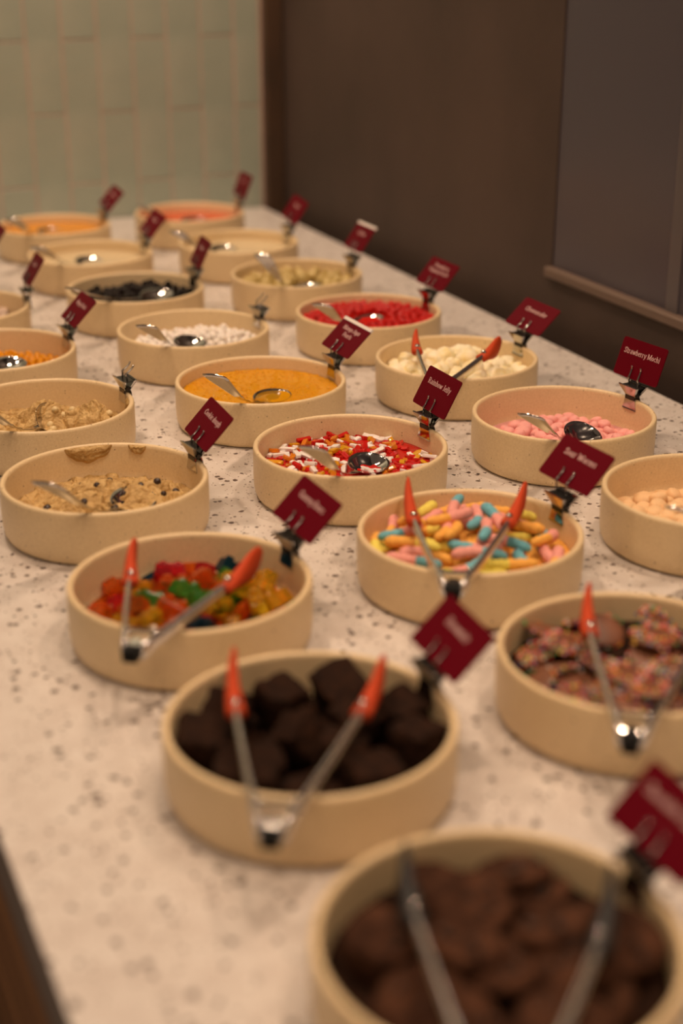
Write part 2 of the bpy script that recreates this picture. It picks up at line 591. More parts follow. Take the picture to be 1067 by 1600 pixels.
CW, CH = .0668, .0390
card_me = rounded_card(CW, CH, .0011, .0028)
strip = MB()
box(strip, -CW / 2 + .0003, CW / 2 - .0003, CH - .002, CH + .0022, -.0018, -.0011)
box(strip, -CW / 2 + .0003, CW / 2 - .0003, CH - .0016, CH + .0022, -.0011, .0003)
strip_me = strip.mesh('paper_strip', M['paper'])


# clip meshes; local x = along the rim, y = outward, z = up, origin on the rim's top middle
def plate(sgn):
    mb = MB()
    rows = [(-.0112, .0040 if sgn < 0 else .0060, .0098), (-.0100, .0036, .0100), (-.0005, .0033, .0072), (.0020, .0028, .0066), (.0050, .0042, .0078), (.0135, .0078, .0132), (.0143, .0076, .0132)]
    t = .0005
    pts = []
    rings = []
    for z, y, w in rows:
        y *= sgn
        rings.append([(-w, y - t, z), (w, y - t, z), (w, y + t, z), (-w, y + t, z)])
    loft(mb, rings)
    # turned in side flanges of the upper flap
    for sx in (-1, 1):
        mb.add([(sx * .0080, sgn * .0044, .006), (sx * .0132, sgn * .0078, .0135), (sx * .0132, sgn * .0050, .0135), (sx * .0080, sgn * .0026, .006)], [(0, 1, 2, 3)])
    return mb.mesh('clip_plate', M['chrome'])


plates = [plate(-1), plate(1)]
sp = MB()
cyl(sp, (-.0075, 0, .0035), (.0075, 0, .0035), .0021, 12)
box(sp, -.0068, .0068, -.0042, -.0030, -.001, .0030)
box(sp, -.0120, .0120, -.0070, .0066, .0122, .0130)
spring_me = sp.mesh('clip_spring', M['spring'])


SHORT = {'S': 'smooth cream, the left one of two', 'T': 'smooth cream, the right one of two', 'W': 'pale sauce cut off at the far left'}


def clip_and_card(k, th, psi, phi, hz, roll, text=None, width=.045, cap=.0052, strip=False, label=None):
    x, y = BP[k]
    th, psi, phi, roll = map(math.radians, (th, psi, phi, roll))
    base = Vector((x + .0873 * math.cos(th), y + .0873 * math.sin(th), .0486))
    cl = empty('sign_clip', base, th - PI / 2, label=('empty chrome clip without a card on the bowl of ' if text is None else 'chrome clip on the bowl of ') + SHORT.get(k, WHAT[k].replace('the ', '', 1)),
               cat='clip', group='metal sign clips on the bowl rims')
    obj('clip_plate', plates[0], parent=cl)
    obj('clip_plate', plates[1], parent=cl)
    obj('clip_spring', spring_me, parent=cl)
    t = Vector((math.sin(psi), -math.cos(psi), 0))
    u = Vector((math.cos(psi) * math.sin(phi), math.sin(psi) * math.sin(phi), math.cos(phi)))
    t, u = t * math.cos(roll) + u * math.sin(roll), u * math.cos(roll) - t * math.sin(roll)
    n = t.cross(u)
    org = Vector((x + .087 * math.cos(th), y + .087 * math.sin(th), .0482 + hz))
    T = Matrix((t, u, n)).transposed().to_4x4()
    T.translation = org
    inv = (Matrix.Translation(base) @ Matrix.Rotation(th - PI / 2, 4, 'Z')).inverted()
    for sx in (-.0068, .0068):
        mb = MB()
        low = base + Vector((0, 0, .0125)) + Vector((math.sin(th), -math.cos(th), 0)) * sx
        pts = [low, T @ Vector((sx, .001, .0016)), T @ Vector((sx, .004, .0009)), T @ Vector((sx, .009, .0009)), T @ Vector((sx, .0115, .0012)), T @ Vector((sx, .0128, .0024))]
        tube(mb, [inv @ p for p in pts], .0009, 8)
        obj('prong', mb.mesh('prong', M['chrome'], True), parent=cl)
    if text is not None:
        c = empty('sign_card', org, label=label, cat='sign', group='burgundy flavour cards')
        c.matrix_world = T
        obj('card_panel', card_me, parent=c)
        if text:
            nl = len(text)
            o = obj('lettering', text_mesh(text, width, cap, .00015), parent=c)
            o.location = (0, CH * (.60 if nl == 1 else .70), 0)
        if strip:
            obj('paper_strip', strip_me, parent=c, label='white paper strip along the top edge')


def card_label(t, where):
    return 'burgundy card reading ' + t + ' ' + where if t else 'small burgundy card with a blurred pale word ' + where


clip_and_card('A', 30.2, 21.8, 44.6, .0161, -.9, ['Brownie'], .030, .0056, label='burgundy card with one blurred word, clipped to the bowl of brownie cubes')
clip_and_card('B', 30, 24, 44, .0175, -1, ['Chocolate Cookie'], .05, .0056, label='burgundy card cut by the right edge, on the nearest bowl of chocolate cookies')
clip_and_card('D', 34.0, 28.3, 45.1, .0196, -2.2, ['Gummy Bears'], .042, .0056, label='burgundy card reading Gummy Bears on the bowl of gummy blocks')
clip_and_card('E', 27.7, 28.7, 42.4, .0229, -.8, ['Sour Worms'], .042, .0056, label='burgundy card reading Sour Worms on the bowl of sour worms')
clip_and_card('F', 31.1, 22.4, 43.2, .0170, -1.1, ['Cookie dough'], .045, .0056, label='burgundy card reading Cookie dough on the bowl with dark chocolate chips')
clip_and_card('G', 32.5, 22.8, 28.7, .0170, .9, ['Rainbow Jelly'], .046, .0056, label='burgundy card reading Rainbow Jelly on the bowl of jelly strips')
clip_and_card('H', 30.0, 28.4, 19.5, .0195, 1, ['Strawberry Mochi'], .0545, .0056, label='burgundy card reading Strawberry Mochi on the pink mochi bowl')
clip_and_card('J', 27.8, 25.3, 46.8, .0185, -.2, ['Mango Agar', 'Pearls'], .040, .0056, True, label='burgundy card reading Mango Agar Pearls with a white strip on top')
clip_and_card('K', 29.8, 29.7, 48.3, .0192, -2.2, ['Cheesecake'], .040, .0056, label='burgundy card reading Cheesecake on the bowl of pale lumps')
clip_and_card('N', 29.1, 27.1, 40.4, .0196, -1.2, ['Strawberry', 'Popping Pearls'], .046, .0052, label='burgundy card with two blurred lines on the bowl of red pearls')
clip_and_card('R', 29.1, 19.2, 35.6, .0228, 2, ['Lychee'], .026, .0056, True, label='small burgundy card with a white top strip on the yellowish fruit bowl')
clip_and_card('T', 32.7, 22.4, 33.4, .0216, -4, ['Cream'], .020, .0056, label='small blurred burgundy card on the right of the two cream filled bowls')
clip_and_card('V', 24.7, 20.5, 22.7, .0197, 0, ['Sauce'], .022, .0056, label='small blurred burgundy card on the red sauce bowl by the tiles')
clip_and_card('U', 31.8, 24.6, 42.9, .0185, -4, ['Mango'], .022, .0056, label='small blurred burgundy card on the orange sauce bowl by the tiles')
clip_and_card('S', 31.6, 23.5, 39.9, .0172, -2, ['Cream'], .022, .0056, label='small blurred burgundy card on the left of the two cream filled bowls')
clip_and_card('P', 31.7, 15.8, 27.0, .0179, 1.9, ['Boba'], .022, .0056, label='small blurred burgundy card on the bowl of black boba')
clip_and_card('Q', 20, 17.7, 32.7, .0225, 3.6, ['Mochi'], .022, .0056, label='narrow burgundy card on the bowl of pinkish lumps at the left edge')
clip_and_card('O', 30.5, 22.2, 44.8, .0191, 1.8, ['Mango Pearls'], .040, .0056, label='burgundy card on the orange popping pearls bowl at the left edge')
clip_and_card('W', 30, 22, 36, .0190, 0, ['Pudding'], .022, .0056, label='burgundy card cut by the left edge at the far end')
clip_and_card('M', 29, 22, 48, .0185, 0)
clip_and_card('L', 29, 22, 48, .0185, 0)


# ------------------------------------------------------------ spoons
def spoon(k, neck_ang, az, el, Ls, Dist, zb, roll=0, label='', rneck=.0850):
    x, y = BP[k]
    na = math.radians(neck_ang)
    neck = Vector((x + rneck * math.cos(na), y + rneck * math.sin(na), .0508))
    a = math.radians(az) + PI        # direction of the spoon's bowl
    e = math.radians(el)
    root = empty('spoon', neck, a, label=label, cat='spoon', group='metal serving spoons in the bowls')
    HB = .0265
    ss = list(np.linspace(-Ls, Dist + HB, 90))
    zs, xs = [], []
    for s_ in ss:
        if s_ < 0:
            xs.append(s_ * math.cos(e))
            zs.append(-s_ * math.sin(e))
        else:
            t = min(1, s_ / (Dist - .012))
            xs.append(s_)
            zs.append((zb - .0508) * (1 - (1 - t) ** 1.6))
    for _ in range(10):
        zs = [zs[0]] + [(zs[i - 1] + 2 * zs[i] + zs[i + 1]) / 4 for i in range(1, len(zs) - 1)] + [zs[-1]]
    zs = [z_ + .0012 if abs(s_) < .012 else z_ for z_, s_ in zip(zs, ss)]

    def half(s_):
        d = (s_ - Dist) / HB
        bw = .0185 * math.sqrt(max(0, 1 - d * d)) * (1 + .1 * d) if abs(d) < 1 else 0
        if s_ < 0:
            u = min(1, -s_ / (Ls * .86))
            hw = .0027 + .0098 * u ** .9
            ed = Ls + s_
            if ed < .0035:
                hw *= .55 + .45 * math.sqrt(max(0, 1 - ((.0035 - ed) / .0035) ** 2))
        else:
            hw = .0026
        return max(bw, hw if d < 0 else 0.0004)
    nv = 12
    grid = []
    rr = math.radians(roll)
    for i, s_ in enumerate(ss):
        h = half(s_)
        d = (s_ - Dist) / HB
        dep = .0085 * max(0, 1 - d * d) if abs(d) < 1 else 0
        f = max(0, min(1, (s_ - (Dist - HB - .015)) / .02))
        top, bot = [], []
        th = .0012 + .0014 * max(0, -s_ / Ls)
        for j in range(nv + 1):
            v = -1 + 2 * j / nv
            yy = v * h
            zz = zs[i] - dep * (1 - v * v) + (0.0007 * (1 - v * v) if s_ < 0 else 0)
            r_ = rr * f
            dy, dz = yy, zz - zs[i]
            yy = dy * math.cos(r_) - dz * math.sin(r_)
            zz = zs[i] + dy * math.sin(r_) + dz * math.cos(r_)
            top.append(Vector((xs[i], yy, zz)))
            bot.append(Vector((xs[i], yy * .985, zz - th * (1 if abs(v) < .95 else .5))))
        grid.append(top + bot[::-1])
    cut = next(i for i, s_ in enumerate(ss) if s_ > Dist - HB)
    m1, m2 = MB(), MB()
    loft(m1, grid[:cut + 1])
    loft(m2, grid[cut:])
    obj('handle', m1.mesh('spoon_handle', M['chrome'], True), parent=root)
    obj('spoon_head', m2.mesh('spoon_head', M['chrome'], True), parent=root)
    c = neck + Vector((math.cos(a), math.sin(a), 0)) * Dist
    c.z = zb
    return (c.x - x, c.y - y, zb, a)


SP = {}
SP['G'] = spoon('G', -97, -111, 35, .080, .074, .0350, 10, 'steel spoon in the rainbow jelly bowl')
SP['F'] = spoon('F', -90, -110, 36, .080, .075, .0325, 14, 'steel spoon half buried in the chocolate chip cookie dough')
SP['H'] = spoon('H', -103, -122, 32, .074, .064, .0350, 24, 'shiny spoon with open round head in the strawberry mochi bowl')
SP['J'] = spoon('J', -99, -112, 35, .078, .068, .0360, 3, 'steel spoon filled with yellow syrup in the mango agar bowl')
SP['M'] = spoon('M', -104, -106, 31, .072, .064, .0360, 12, 'steel spoon lying in the white jelly pearls')
SP['N'] = spoon('N', -112, -113, 31, .076, .080, .0380, 0, 'steel spoon in the red popping pearls behind the mango card')
SP['P'] = spoon('P', -103, -124, 22, .078, .086, .0410, 10, 'spoon with bright glints lying in the black boba')
SP['R'] = spoon('R', -101, -115, 42, .076, .070, .0330, 0, 'steel spoon standing up from the yellowish fruit bowl')
SP['S'] = spoon('S', -108, -108, 27, .078, .078, .0365, 12, 'steel spoon in the left of the two cream filled bowls')
SP['T'] = spoon('T', -128, -114, 29, .078, .070, .0365, 10, 'steel spoon in the right of the two cream filled bowls')
SP['U'] = spoon('U', -104, -100, 27, .074, .082, .0375, 8, 'steel spoon in the orange sauce bowl by the tiles')
SP['V'] = spoon('V', -110, -118, 26, .072, .078, .0365, 8, 'steel spoon in the red sauce bowl by the tiles')
SP['L'] = spoon('L', -98, -104, 32, .076, .082, .0335, 48, 'steel spoon pushed into the cookie dough with white chips')
SP['O'] = spoon('O', -98, -112, 28, .080, .074, .0350, 10, 'dark looking spoon in the orange popping pearls')
SP['I'] = spoon('I', -100, -128, 26, .080, .074, .0340, 10, 'steel spoon at the right edge in the peach mochi bowl')


# ------------------------------------------------------------ tongs
def tongs(k, hinge, j1, t1, j2, t2, black=False, label=''):
    x, y = BP[k]
    zh, zj, zt = .0525, .0585, .0600
    root = empty('tongs', (x + hinge[0], y + hinge[1], zh), label=label, cat='tongs', group='small metal tongs resting on the bowls')
    H0 = Vector((0, 0, 0))
    js = []
    for (jx, jy), (tx, ty), side in ((j1, t1, -1), (j2, t2, 1)):
        J = Vector((jx - hinge[0], jy - hinge[1], zj - zh))
        T = Vector((tx - hinge[0], ty - hinge[1], zt - zh))
        d = (J - H0).normalized()
        lat = Vector((d.y, -d.x, 0)).normalized() * side       # points outward
        up = Vector((0, 0, 1))
        mb = MB()
        rings = []
        Lj = (J - H0).length
        for q in range(15):
            u = q / 14
            p = H0 + d * (Lj * u) + lat * (.0060 * (1 - u) ** 2 + .0020 * math.sin(u * PI))
            hh = .0051 + .0012 * (1 - u) ** 1.5 - .0004 * u
            tt = .0031
            ring = []
            for a_, r_ in ((0, 1), (40, 1), (75, 1), (105, .9), (180, .4), (255, .9), (285, 1), (320, 1)):
                aa = math.radians(a_)
                ring.append(p + lat * math.cos(aa) * tt * r_ + up * math.sin(aa) * hh * r_)
            rings.append(ring)
        loft(mb, rings)
        obj('arm', mb.mesh('tong_arm', M['steel'], True), parent=root)
        # silicone tip: flat paddle on edge, from just before the joint
        mb = MB()
        d2 = (T - J).normalized()
        S0 = J - d2 * .009
        LL = (T - S0).length
        lat2 = Vector((d2.y, -d2.x, 0)).normalized() * side
        rings = []
        for q in range(17):
            u = q / 16
            p = S0 + d2 * (LL * u) + lat2 * (.0018 * math.sin(u * PI) - .0005)
            hh = .0046 + .0078 * math.sin(min(1, u * 1.25) * PI / 2) ** 2
            hh *= math.sqrt(max(.02, 1 - (max(0, u - .45) / .55) ** 2.4))
            tt = .0052 * (1 - u) ** .8 + .0012
            p = p + up * (.0035 * u * u)
            rings.append([p + lat2 * math.cos(2 * PI * j / 12) * tt + up * math.sin(2 * PI * j / 12) * hh for j in range(12)])
        loft(mb, rings)
        obj('silicone_tip', mb.mesh('silicone_tip', M['blacksil' if black else 'silicone'], True), parent=root)
        for u_, r_ in ((.975, .0030), (.16, .0026)):
            p = H0 + d * (Lj * u_) + lat * (.0060 * (1 - u_) ** 2) + up * .0052
            me = ico(2, lambda c: Vector((c.x * r_, c.y * r_, c.z * r_ * .8)), 'rivet', M['chrome'])
            obj('rivet', me, parent=root, loc=p)
        js.append((d, lat))
    mid = ((js[0][0] + js[1][0]) / 2).normalized()
    rt = Vector((mid.y, -mid.x, 0)).normalized()
    mb = MB()
    cyl(mb, rt * -.010 + mid * .006, rt * .010 + mid * .006, .0026, 12)
    cyl(mb, rt * -.0095 + mid * .020 + Vector((0, 0, .003)), rt * .0095 + mid * .020 + Vector((0, 0, .003)), .0016, 10)
    T = Matrix((rt, mid, Vector((0, 0, 1)))).transposed().to_4x4()
    box(mb, -.0052, .0052, -.002, .014, -.0048, -.0036, T=T)
    box(mb, -.0040, .0040, -.002, .007, .0036, .0046, T=T)
    obj('hinge_bracket', mb.mesh('hinge_bracket', M['chrome']), parent=root)
    mb = MB()
    box(mb, -.0052, .0052, -.0105, .0015, -.0045, .0045, T=T)
    obj('end_cap', bevel_mesh(mb.mesh('end_cap', M['cap']), .001, 2), parent=root)


tongs('A', (-.0177, -.1259), (-.0448, -.0043), (-.0497, .0592), (.033, -.0059), (.0467, .0478), label='tongs with orange tips spread over the brownie cubes')
tongs('D', (-.025, -.1221), (-.04, -.022), (-.0434, .0319), (.0321, -.0329), (.0527, .0138), label='tongs with orange tips over the gummy blocks')
tongs('E', (-.0222, -.1229), (-.0459, -.0043), (-.0472, .068), (.0306, -.0083), (.0509, .0560), label='tongs with orange tips over the sour worms')
tongs('C', (-.0238, -.1241), (-.0281, .0079), (-.0198, .0639), (.0399, -.0127), (.0606, .0430), label='tongs over the sprinkled chocolate buttons, cut by the right edge')
tongs('B', (-.0092, -.1221), (-.0407, .0049), (-.0429, .0513), (.0455, -.0165), (.0584, .0323), True, label='nearest tongs, with black tips, over the chocolate cookies')
tongs('K', (-.0300, -.1350), (-.0449, -.0119), (-.0430, .0400), (.0274, -.0374), (.0498, .0060), label='tongs with orange tips over the cheesecake lumps')


# ------------------------------------------------------------ contents: drop packing with sphere proxies
def pack(k, kinds, target, depth, seed, rin=.0835, nmax=300, cand=14, fails=60, shrink=.9, avoid=None, slack=.0015, roll=0):
    """kinds: list of (weight, proxies[(x,y,z,r)], tilt, payload). Returns [(payload, matrix)] in bowl coordinates."""
    rnd = random.Random(seed)
    pos = np.zeros((0, 4))
    out = []
    nf = 0
    tot = sum(q[0] for q in kinds)
    def land(pos, P, rr, cx, cy):
        z = max(target(cx + p[0], cy + p[1]) - depth - p[2] + r2 for p, r2 in zip(P, rr))
        z = max(z, .0068 + float(np.max(rr - P[:, 2])))
        if len(pos):
            dx = pos[:, None, 0] - (P[None, :, 0] + cx)
            dy = pos[:, None, 1] - (P[None, :, 1] + cy)
            s2 = (pos[:, None, 3] + rr[None]) ** 2 - dx * dx - dy * dy
            ok = s2 > 0
            if ok.any():
                zz = np.where(ok, pos[:, None, 2] + np.sqrt(np.maximum(s2, 0)) - P[None, :, 2], -1)
                z = max(z, float(zz.max()))
        return z

    while len(out) < nmax and nf < fails:
        best = None
        for _ in range(cand):
            r = rnd.random() * tot
            for q in kinds:
                r -= q[0]
                if r <= 0:
                    break
            _w, prox, tilt, pay = q
            R = Euler((rnd.uniform(-tilt, tilt), rnd.uniform(-tilt, tilt), rnd.uniform(0, 2 * PI))).to_matrix()
            P = np.array([list(R @ Vector(p[:3])) for p in prox])
            rr = np.array([p[3] for p in prox]) * shrink
            a = rnd.uniform(0, 2 * PI)
            rad = math.sqrt(rnd.random()) * (rin - rr.max() * .9)
            cx, cy = rad * math.cos(a), rad * math.sin(a)
            if np.max(np.hypot(P[:, 0] + cx, P[:, 1] + cy) + rr) > rin:
                continue
            z = land(pos, P, rr, cx, cy)
            if roll:
                step = float(rr.max()) * .5
                for _k in range(roll):
                    b_ = rnd.uniform(0, 2 * PI)
                    nx_, ny_ = cx + step * math.cos(b_), cy + step * math.sin(b_)
                    if np.max(np.hypot(P[:, 0] + nx_, P[:, 1] + ny_) + rr) > rin:
                        continue
                    z2 = land(pos, P, rr, nx_, ny_)
                    if z2 < z:
                        cx, cy, z = nx_, ny_, z2
                    else:
                        step *= .85
            topz = z + float(np.max(P[:, 2] + rr * .6))
            if avoid:
                sx, sy, sz, sa = avoid
                bad = False
                for p, r2 in zip(P, rr):
                    ux, uy = cx + p[0] - sx, cy + p[1] - sy
                    al, ac = ux * math.cos(sa) + uy * math.sin(sa), -ux * math.sin(sa) + uy * math.cos(sa)
                    if al < 0:
                        inside = (abs(ac) < .0035 + r2 and al > -.09) or (al / (.027 + r2)) ** 2 + (ac / (.019 + r2)) ** 2 < 1
                    else:
                        inside = (al / (.027 + r2)) ** 2 + (ac / (.019 + r2)) ** 2 < 1
                    if k == 'G' and inside and al < .006 and ac < .004:
                        inside = (al + .0) < -.022
                    if inside and z + p[2] + r2 > sz - .0085:
                        bad = True
                if bad:
                    continue
            sco = topz - target(cx, cy)
            if best is None or sco < best[0]:
                best = (sco, cx, cy, z, R, P, rr, pay)
        if best is None or best[0] > slack:
            nf += 1
            continue
        _s, cx, cy, z, R, P, rr, pay = best
        pos = np.vstack([pos, np.column_stack([P[:, 0] + cx, P[:, 1] + cy, P[:, 2] + z, rr])])
        out.append((pay, Matrix.Translation((cx, cy, z)) @ R.to_4x4()))
    return out


def bed(k, target, depth, m, name, label, cat, amp=.001, fr=120, rin=.0838, nr=26, na=72):
    x, y = BP[k]
    mb = MB()
    vs, fs = [], []
    zb = .0068

    def hz(px, py):
        return max(zb + .001, target(px, py) - depth + amp * noise.noise(Vector((px * fr, py * fr, ord(k)))))
    vs.append((0, 0, hz(0, 0)))
    for i in range(1, nr + 1):
        r = rin * i / nr
        for j in range(na):
            a = 2 * PI * j / na
            vs.append((r * math.cos(a), r * math.sin(a), hz(r * math.cos(a), r * math.sin(a))))
    for j in range(na):
        fs.append((0, 1 + j, 1 + (j + 1) % na))
    for i in range(nr - 1):
        o = 1 + i * na
        for j in range(na):
            jj = (j + 1) % na
            fs.append((o + j, o + na + j, o + na + jj, o + jj))
    # skirt down to the floor of the bowl
    o = len(vs)
    for rr_, zz in ((.083, .0155), (.0785, .0090), (.07, .0070)):
        for j in range(na):
            a = 2 * PI * j / na
            vs.append((rr_ * math.cos(a), rr_ * math.sin(a), zz))
    last = 1 + (nr - 1) * na
    for a_, b_ in ((last, o), (o, o + na), (o + na, o + 2 * na)):
        for j in range(na):
            jj = (j + 1) % na
            fs.append((a_ + j, b_ + j, b_ + jj, a_ + jj))
    fs.append(tuple(o + 2 * na + j for j in range(na)))
    mb.add(vs, fs)
    return obj(name, mb.mesh(name, m, True), label=label, cat=cat, kind='stuff', loc=(x, y, 0))


SECT = ['right', 'back right', 'back', 'back left', 'left', 'front left', 'front', 'front right']
ORD = ['topmost ', 'second from top ', 'third from top ', 'fourth from top ', 'fifth from top ', 'sixth from top ', 'seventh from top ']


def place(k, res, name, labels, cat, group, where=False):
    x, y = BP[k]
    T = Matrix.Translation((x, y, 0))
    seen = {}
    if where:
        res = sorted(res, key=lambda q: -q[1].translation.z)
    for (key, me, kids), m in res:
        o = bpy.data.objects.new(name if isinstance(name, str) else name[key], me)
        col.objects.link(o)
        o.matrix_world = T @ m
        o['label'] = labels[key] if isinstance(labels, dict) else labels
        if where:
            p = m.translation
            r_ = math.hypot(p.x, p.y)
            sec = 'in the middle' if r_ < .022 else ('at the %s' if r_ > .052 else 'halfway %s') % SECT[int((math.degrees(math.atan2(p.y, p.x)) + 22.5) // 45) % 8]
            c_ = seen[(key, sec)] = seen.get((key, sec), 0) + 1
            o['label'] += ' ' + sec + ' in its bowl' + ((', ' + ORD[min(c_ - 1, 6)]) if c_ > 1 else '')
        o['category'] = cat
        o['group'] = group if isinstance(group, str) else group[key]
        for kn, km, kk in kids:
            c = bpy.data.objects.new(kn, km)
            col.objects.link(c)
            c.parent = o
            if kk:
                c['kind'] = kk


def lump(x, y, cx, cy, r, h):
    d = ((x - cx) ** 2 + (y - cy) ** 2) / (r * r)
    return h * math.exp(-d)


BOXP = lambda a, b_, c, r: [(sx * (a - r), sy * (b_ - r), sz * (c - r), r) for sx in (-1, 0, 1) for sy in (-1, 0, 1) for sz in (-1, 1)]


def blockmesh(name, a, b_, c, m, bev, rough=0, seed=0, sub=0):
    bm = bmesh.new()
    bmesh.ops.create_cube(bm, size=2)
    for v in bm.verts:
        v.co = Vector((v.co.x * a, v.co.y * b_, v.co.z * c))
    bmesh.ops.bevel(bm, geom=list(bm.edges), offset=bev, segments=2, profile=.6, affect='EDGES')
    if sub:
        bmesh.ops.subdivide_edges(bm, edges=list(bm.edges), cuts=sub, use_grid_fill=True)
    for v in bm.verts:
        if rough:
            n = noise.noise_vector(v.co * 130 + Vector((seed * 7, 0, 0))) + .5 * noise.noise_vector(v.co * 330 + Vector((seed * 7, 0, 0)))
            v.co += n * rough
    me = bpy.data.meshes.new(name)
    bm.to_mesh(me)
    bm.free()
    me.materials.append(m)
    me.polygons.foreach_set('use_smooth', [True] * len(me.polygons))
    return me


# --- A: brownies
m_br = mottle(mat('brownie', (.03, .012, .006), .85, spec=.15), (.009, .0032, .0014), (.030, .0105, .004), 160, 5, bump=.0012, bscale=260)
tg = lambda x, y: .041 + lump(x, y, -.015, .055, .03, .010) + lump(x, y, .05, .02, .03, .006)
bed('A', tg, .027, m_br, 'brownie_crumbs', 'dark crumbs under the brownie cubes', 'crumbs', .002, 90)
kinds = []
for i, (a, b_, c) in enumerate([(.0175, .0165, .0130), (.0155, .0180, .0140), (.019, .0145, .0125), (.0145, .0145, .012), (.0165, .0165, .015)]):
    kinds.append((1, BOXP(a, b_, c, .0045), .55, (0, blockmesh('brownie', a, b_, c, m_br, .0040, .0024, i, 3), [])))
place('A', pack('A', kinds, tg, .027, 11, cand=70, fails=120, shrink=.74, slack=.007), 'brownie_cube', 'dark brownie cube', 'brownie', 'brownie cubes', True)

# --- B: chocolate cookies
m_ck = mottle(mat('cookie', (.07, .028, .015), .85, spec=.15), (.026, .009, .004), (.085, .034, .017), 90, 6, bump=.001, bscale=240)
m_chip = mat('chocolate_chip', (.022, .009, .005), .35)


def cookie_mesh(r, h, seed):
    rn = random.Random(seed)
    pits = [(rn.uniform(-.8, .8) * r, rn.uniform(-.8, .8) * r) for _ in range(9)]

    def fn(c):
        rr = math.hypot(c.x, c.y)
        x, y = c.x * r, c.y * r
        z = (abs(c.z) ** .55) * h * (1 if c.z > 0 else -.8)
        n = noise.noise(Vector((x * 60, y * 60, seed)))
        x *= 1 + .06 * n
        y *= 1 + .06 * n
        if c.z > 0:
            z += .0016 * noise.noise(Vector((x * 150, y * 150, seed + 3)))
            for px, py in pits:
                d = math.hypot(x - px, y - py)
                z -= .0025 * math.exp(-(d / .0035) ** 2)
        return Vector((x, y, z))
    return ico(4, fn, 'cookie', m_ck), pits


tg = lambda x, y: .041 + lump(x, y, 0, .02, .05, .006)
bed('B', tg, .018, m_br, 'cookie_shade_bed', 'dark filler under the chocolate cookies, with gap shade put into its colour', 'crumbs', .002, 90)  # near-black bed: shade between the cookies put into its colour
kinds = []
for i, r in enumerate((.026, .023, .020, .034)):
    me, pits = cookie_mesh(r, .0065, i)
    cb = MB()
    for px, py in pits[:6]:
        if math.hypot(px, py) < r * .75:
            cyl(cb, (px, py, .0035), (px, py, .0068), .0032, 7, .0012)
    cm = cb.mesh('chocolate_chips', m_chip, True)
    pr = [(0, 0, 0, .006)] + [(math.cos(a) * (r - .006) * q, math.sin(a) * (r - .006) * q, 0, .0055) for q in (.5, 1) for a in np.linspace(0, 2 * PI, 9)[:-1]]
    kinds.append((1 if i < 3 else .4, pr, .42, (0, me, [('chocolate_chips', cm, 'stuff')])))
place('B', pack('B', kinds, tg, .018, 4, cand=40, fails=80, shrink=.8, slack=.005), 'chocolate_cookie', 'dark chocolate cookie', 'cookie', 'chocolate cookies in the nearest bowl', True)

# --- C: sprinkled chocolate buttons
m_milk = mottle(mat('milk_chocolate', (.22, .08, .035), .4), (.15, .052, .024), (.21, .078, .038), 60)
spr = [mat('sprinkle_' + n, c, .4) for n, c in (('red', (.7, .03, .03)), ('orange', (.8, .22, .03)), ('yellow', (.8, .6, .08)), ('white', (.75, .68, .6)), ('green', (.06, .35, .10)), ('blue', (.04, .10, .35)), ('pink', (.8, .3, .35)))]
m_oct = MB()


def sprinkles(r, seed):
    rn = random.Random(seed)
    mb = MB()
    n = 0
    while n < 85:
        a = rn.uniform(0, 2 * PI)
        q = math.sqrt(rn.uniform(.18, 1.10))
        rr = r * q
        z = .0038 * max(0, 1 - min(1, q) ** 2) ** .35 + (0 if q < 1 else -rn.uniform(-.0004, .0022))
        c = Vector((rr * math.cos(a), rr * math.sin(a), z))
        s_ = .0015
        vs = [c + Vector(d) * s_ for d in ((1, 0, 0), (-1, 0, 0), (0, 1, 0), (0, -1, 0), (0, 0, 1), (0, 0, -1))]
        mb.add(vs, [(0, 2, 4), (2, 1, 4), (1, 3, 4), (3, 0, 4), (2, 0, 5), (1, 2, 5), (3, 1, 5), (0, 3, 5)], rn.randrange(7))
        n += 1
    return mb.mesh('sprinkles', spr, True)


tg = lambda x, y: .038 + lump(x, y, .01, .04, .05, .010)
bed('C', tg, .014, m_br, 'button_shade_bed', 'dark filler under the sprinkled buttons, gap shade put into its colour', 'crumbs', .002, 90)  # dark bed; the shade in gaps between buttons is in its colour
kinds = []
for i, r in enumerate((.0160, .0148, .0172)):
    me = ico(3, lambda c: Vector((c.x * r, c.y * r, (abs(c.z) ** .7) * (.0038 if c.z > 0 else -.0026))), 'chocolate_button', m_milk)
    pr = [(0, 0, 0, .0038)] + [(math.cos(a) * (r - .0035), math.sin(a) * (r - .0035), 0, .0035) for a in np.linspace(0, 2 * PI, 9)[:-1]]
    smm = sprinkles(r, i)
    kinds.append((1, pr, .75, (0, me, [('sprinkles', smm, 'stuff')])))
    kinds[-1] = (1, pr, 1.05) + kinds[-1][3:]
pk = pack('C', kinds, tg, .014, 8, cand=20, fails=90, shrink=.8, slack=.004)
rn = random.Random(3)
pk = [(p, m @ Matrix.Rotation(PI if rn.random() < .38 else 0, 4, 'X')) for p, m in pk]
place('C', pk, 'chocolate_button', 'sprinkled chocolate button', 'chocolate', 'sprinkled chocolate buttons', True)

# --- D: gummy blocks
def gmat(n, c, t=.8):
    m = mat('gummy_' + n, c, .12, 0, t, ior=1.36)
    return m


gum = dict(red=gmat('red', (.75, .02, .03)), orange=gmat('orange', (.95, .22, .02)), yellow=gmat('yellow', (.95, .60, .03)), green=gmat('green', (.10, .45, .05)),
           blue=gmat('blue', (.010, .07, .12)), clear=gmat('clear', (.75, .62, .40), .6), teal=gmat('teal', (.06, .16, .11)))


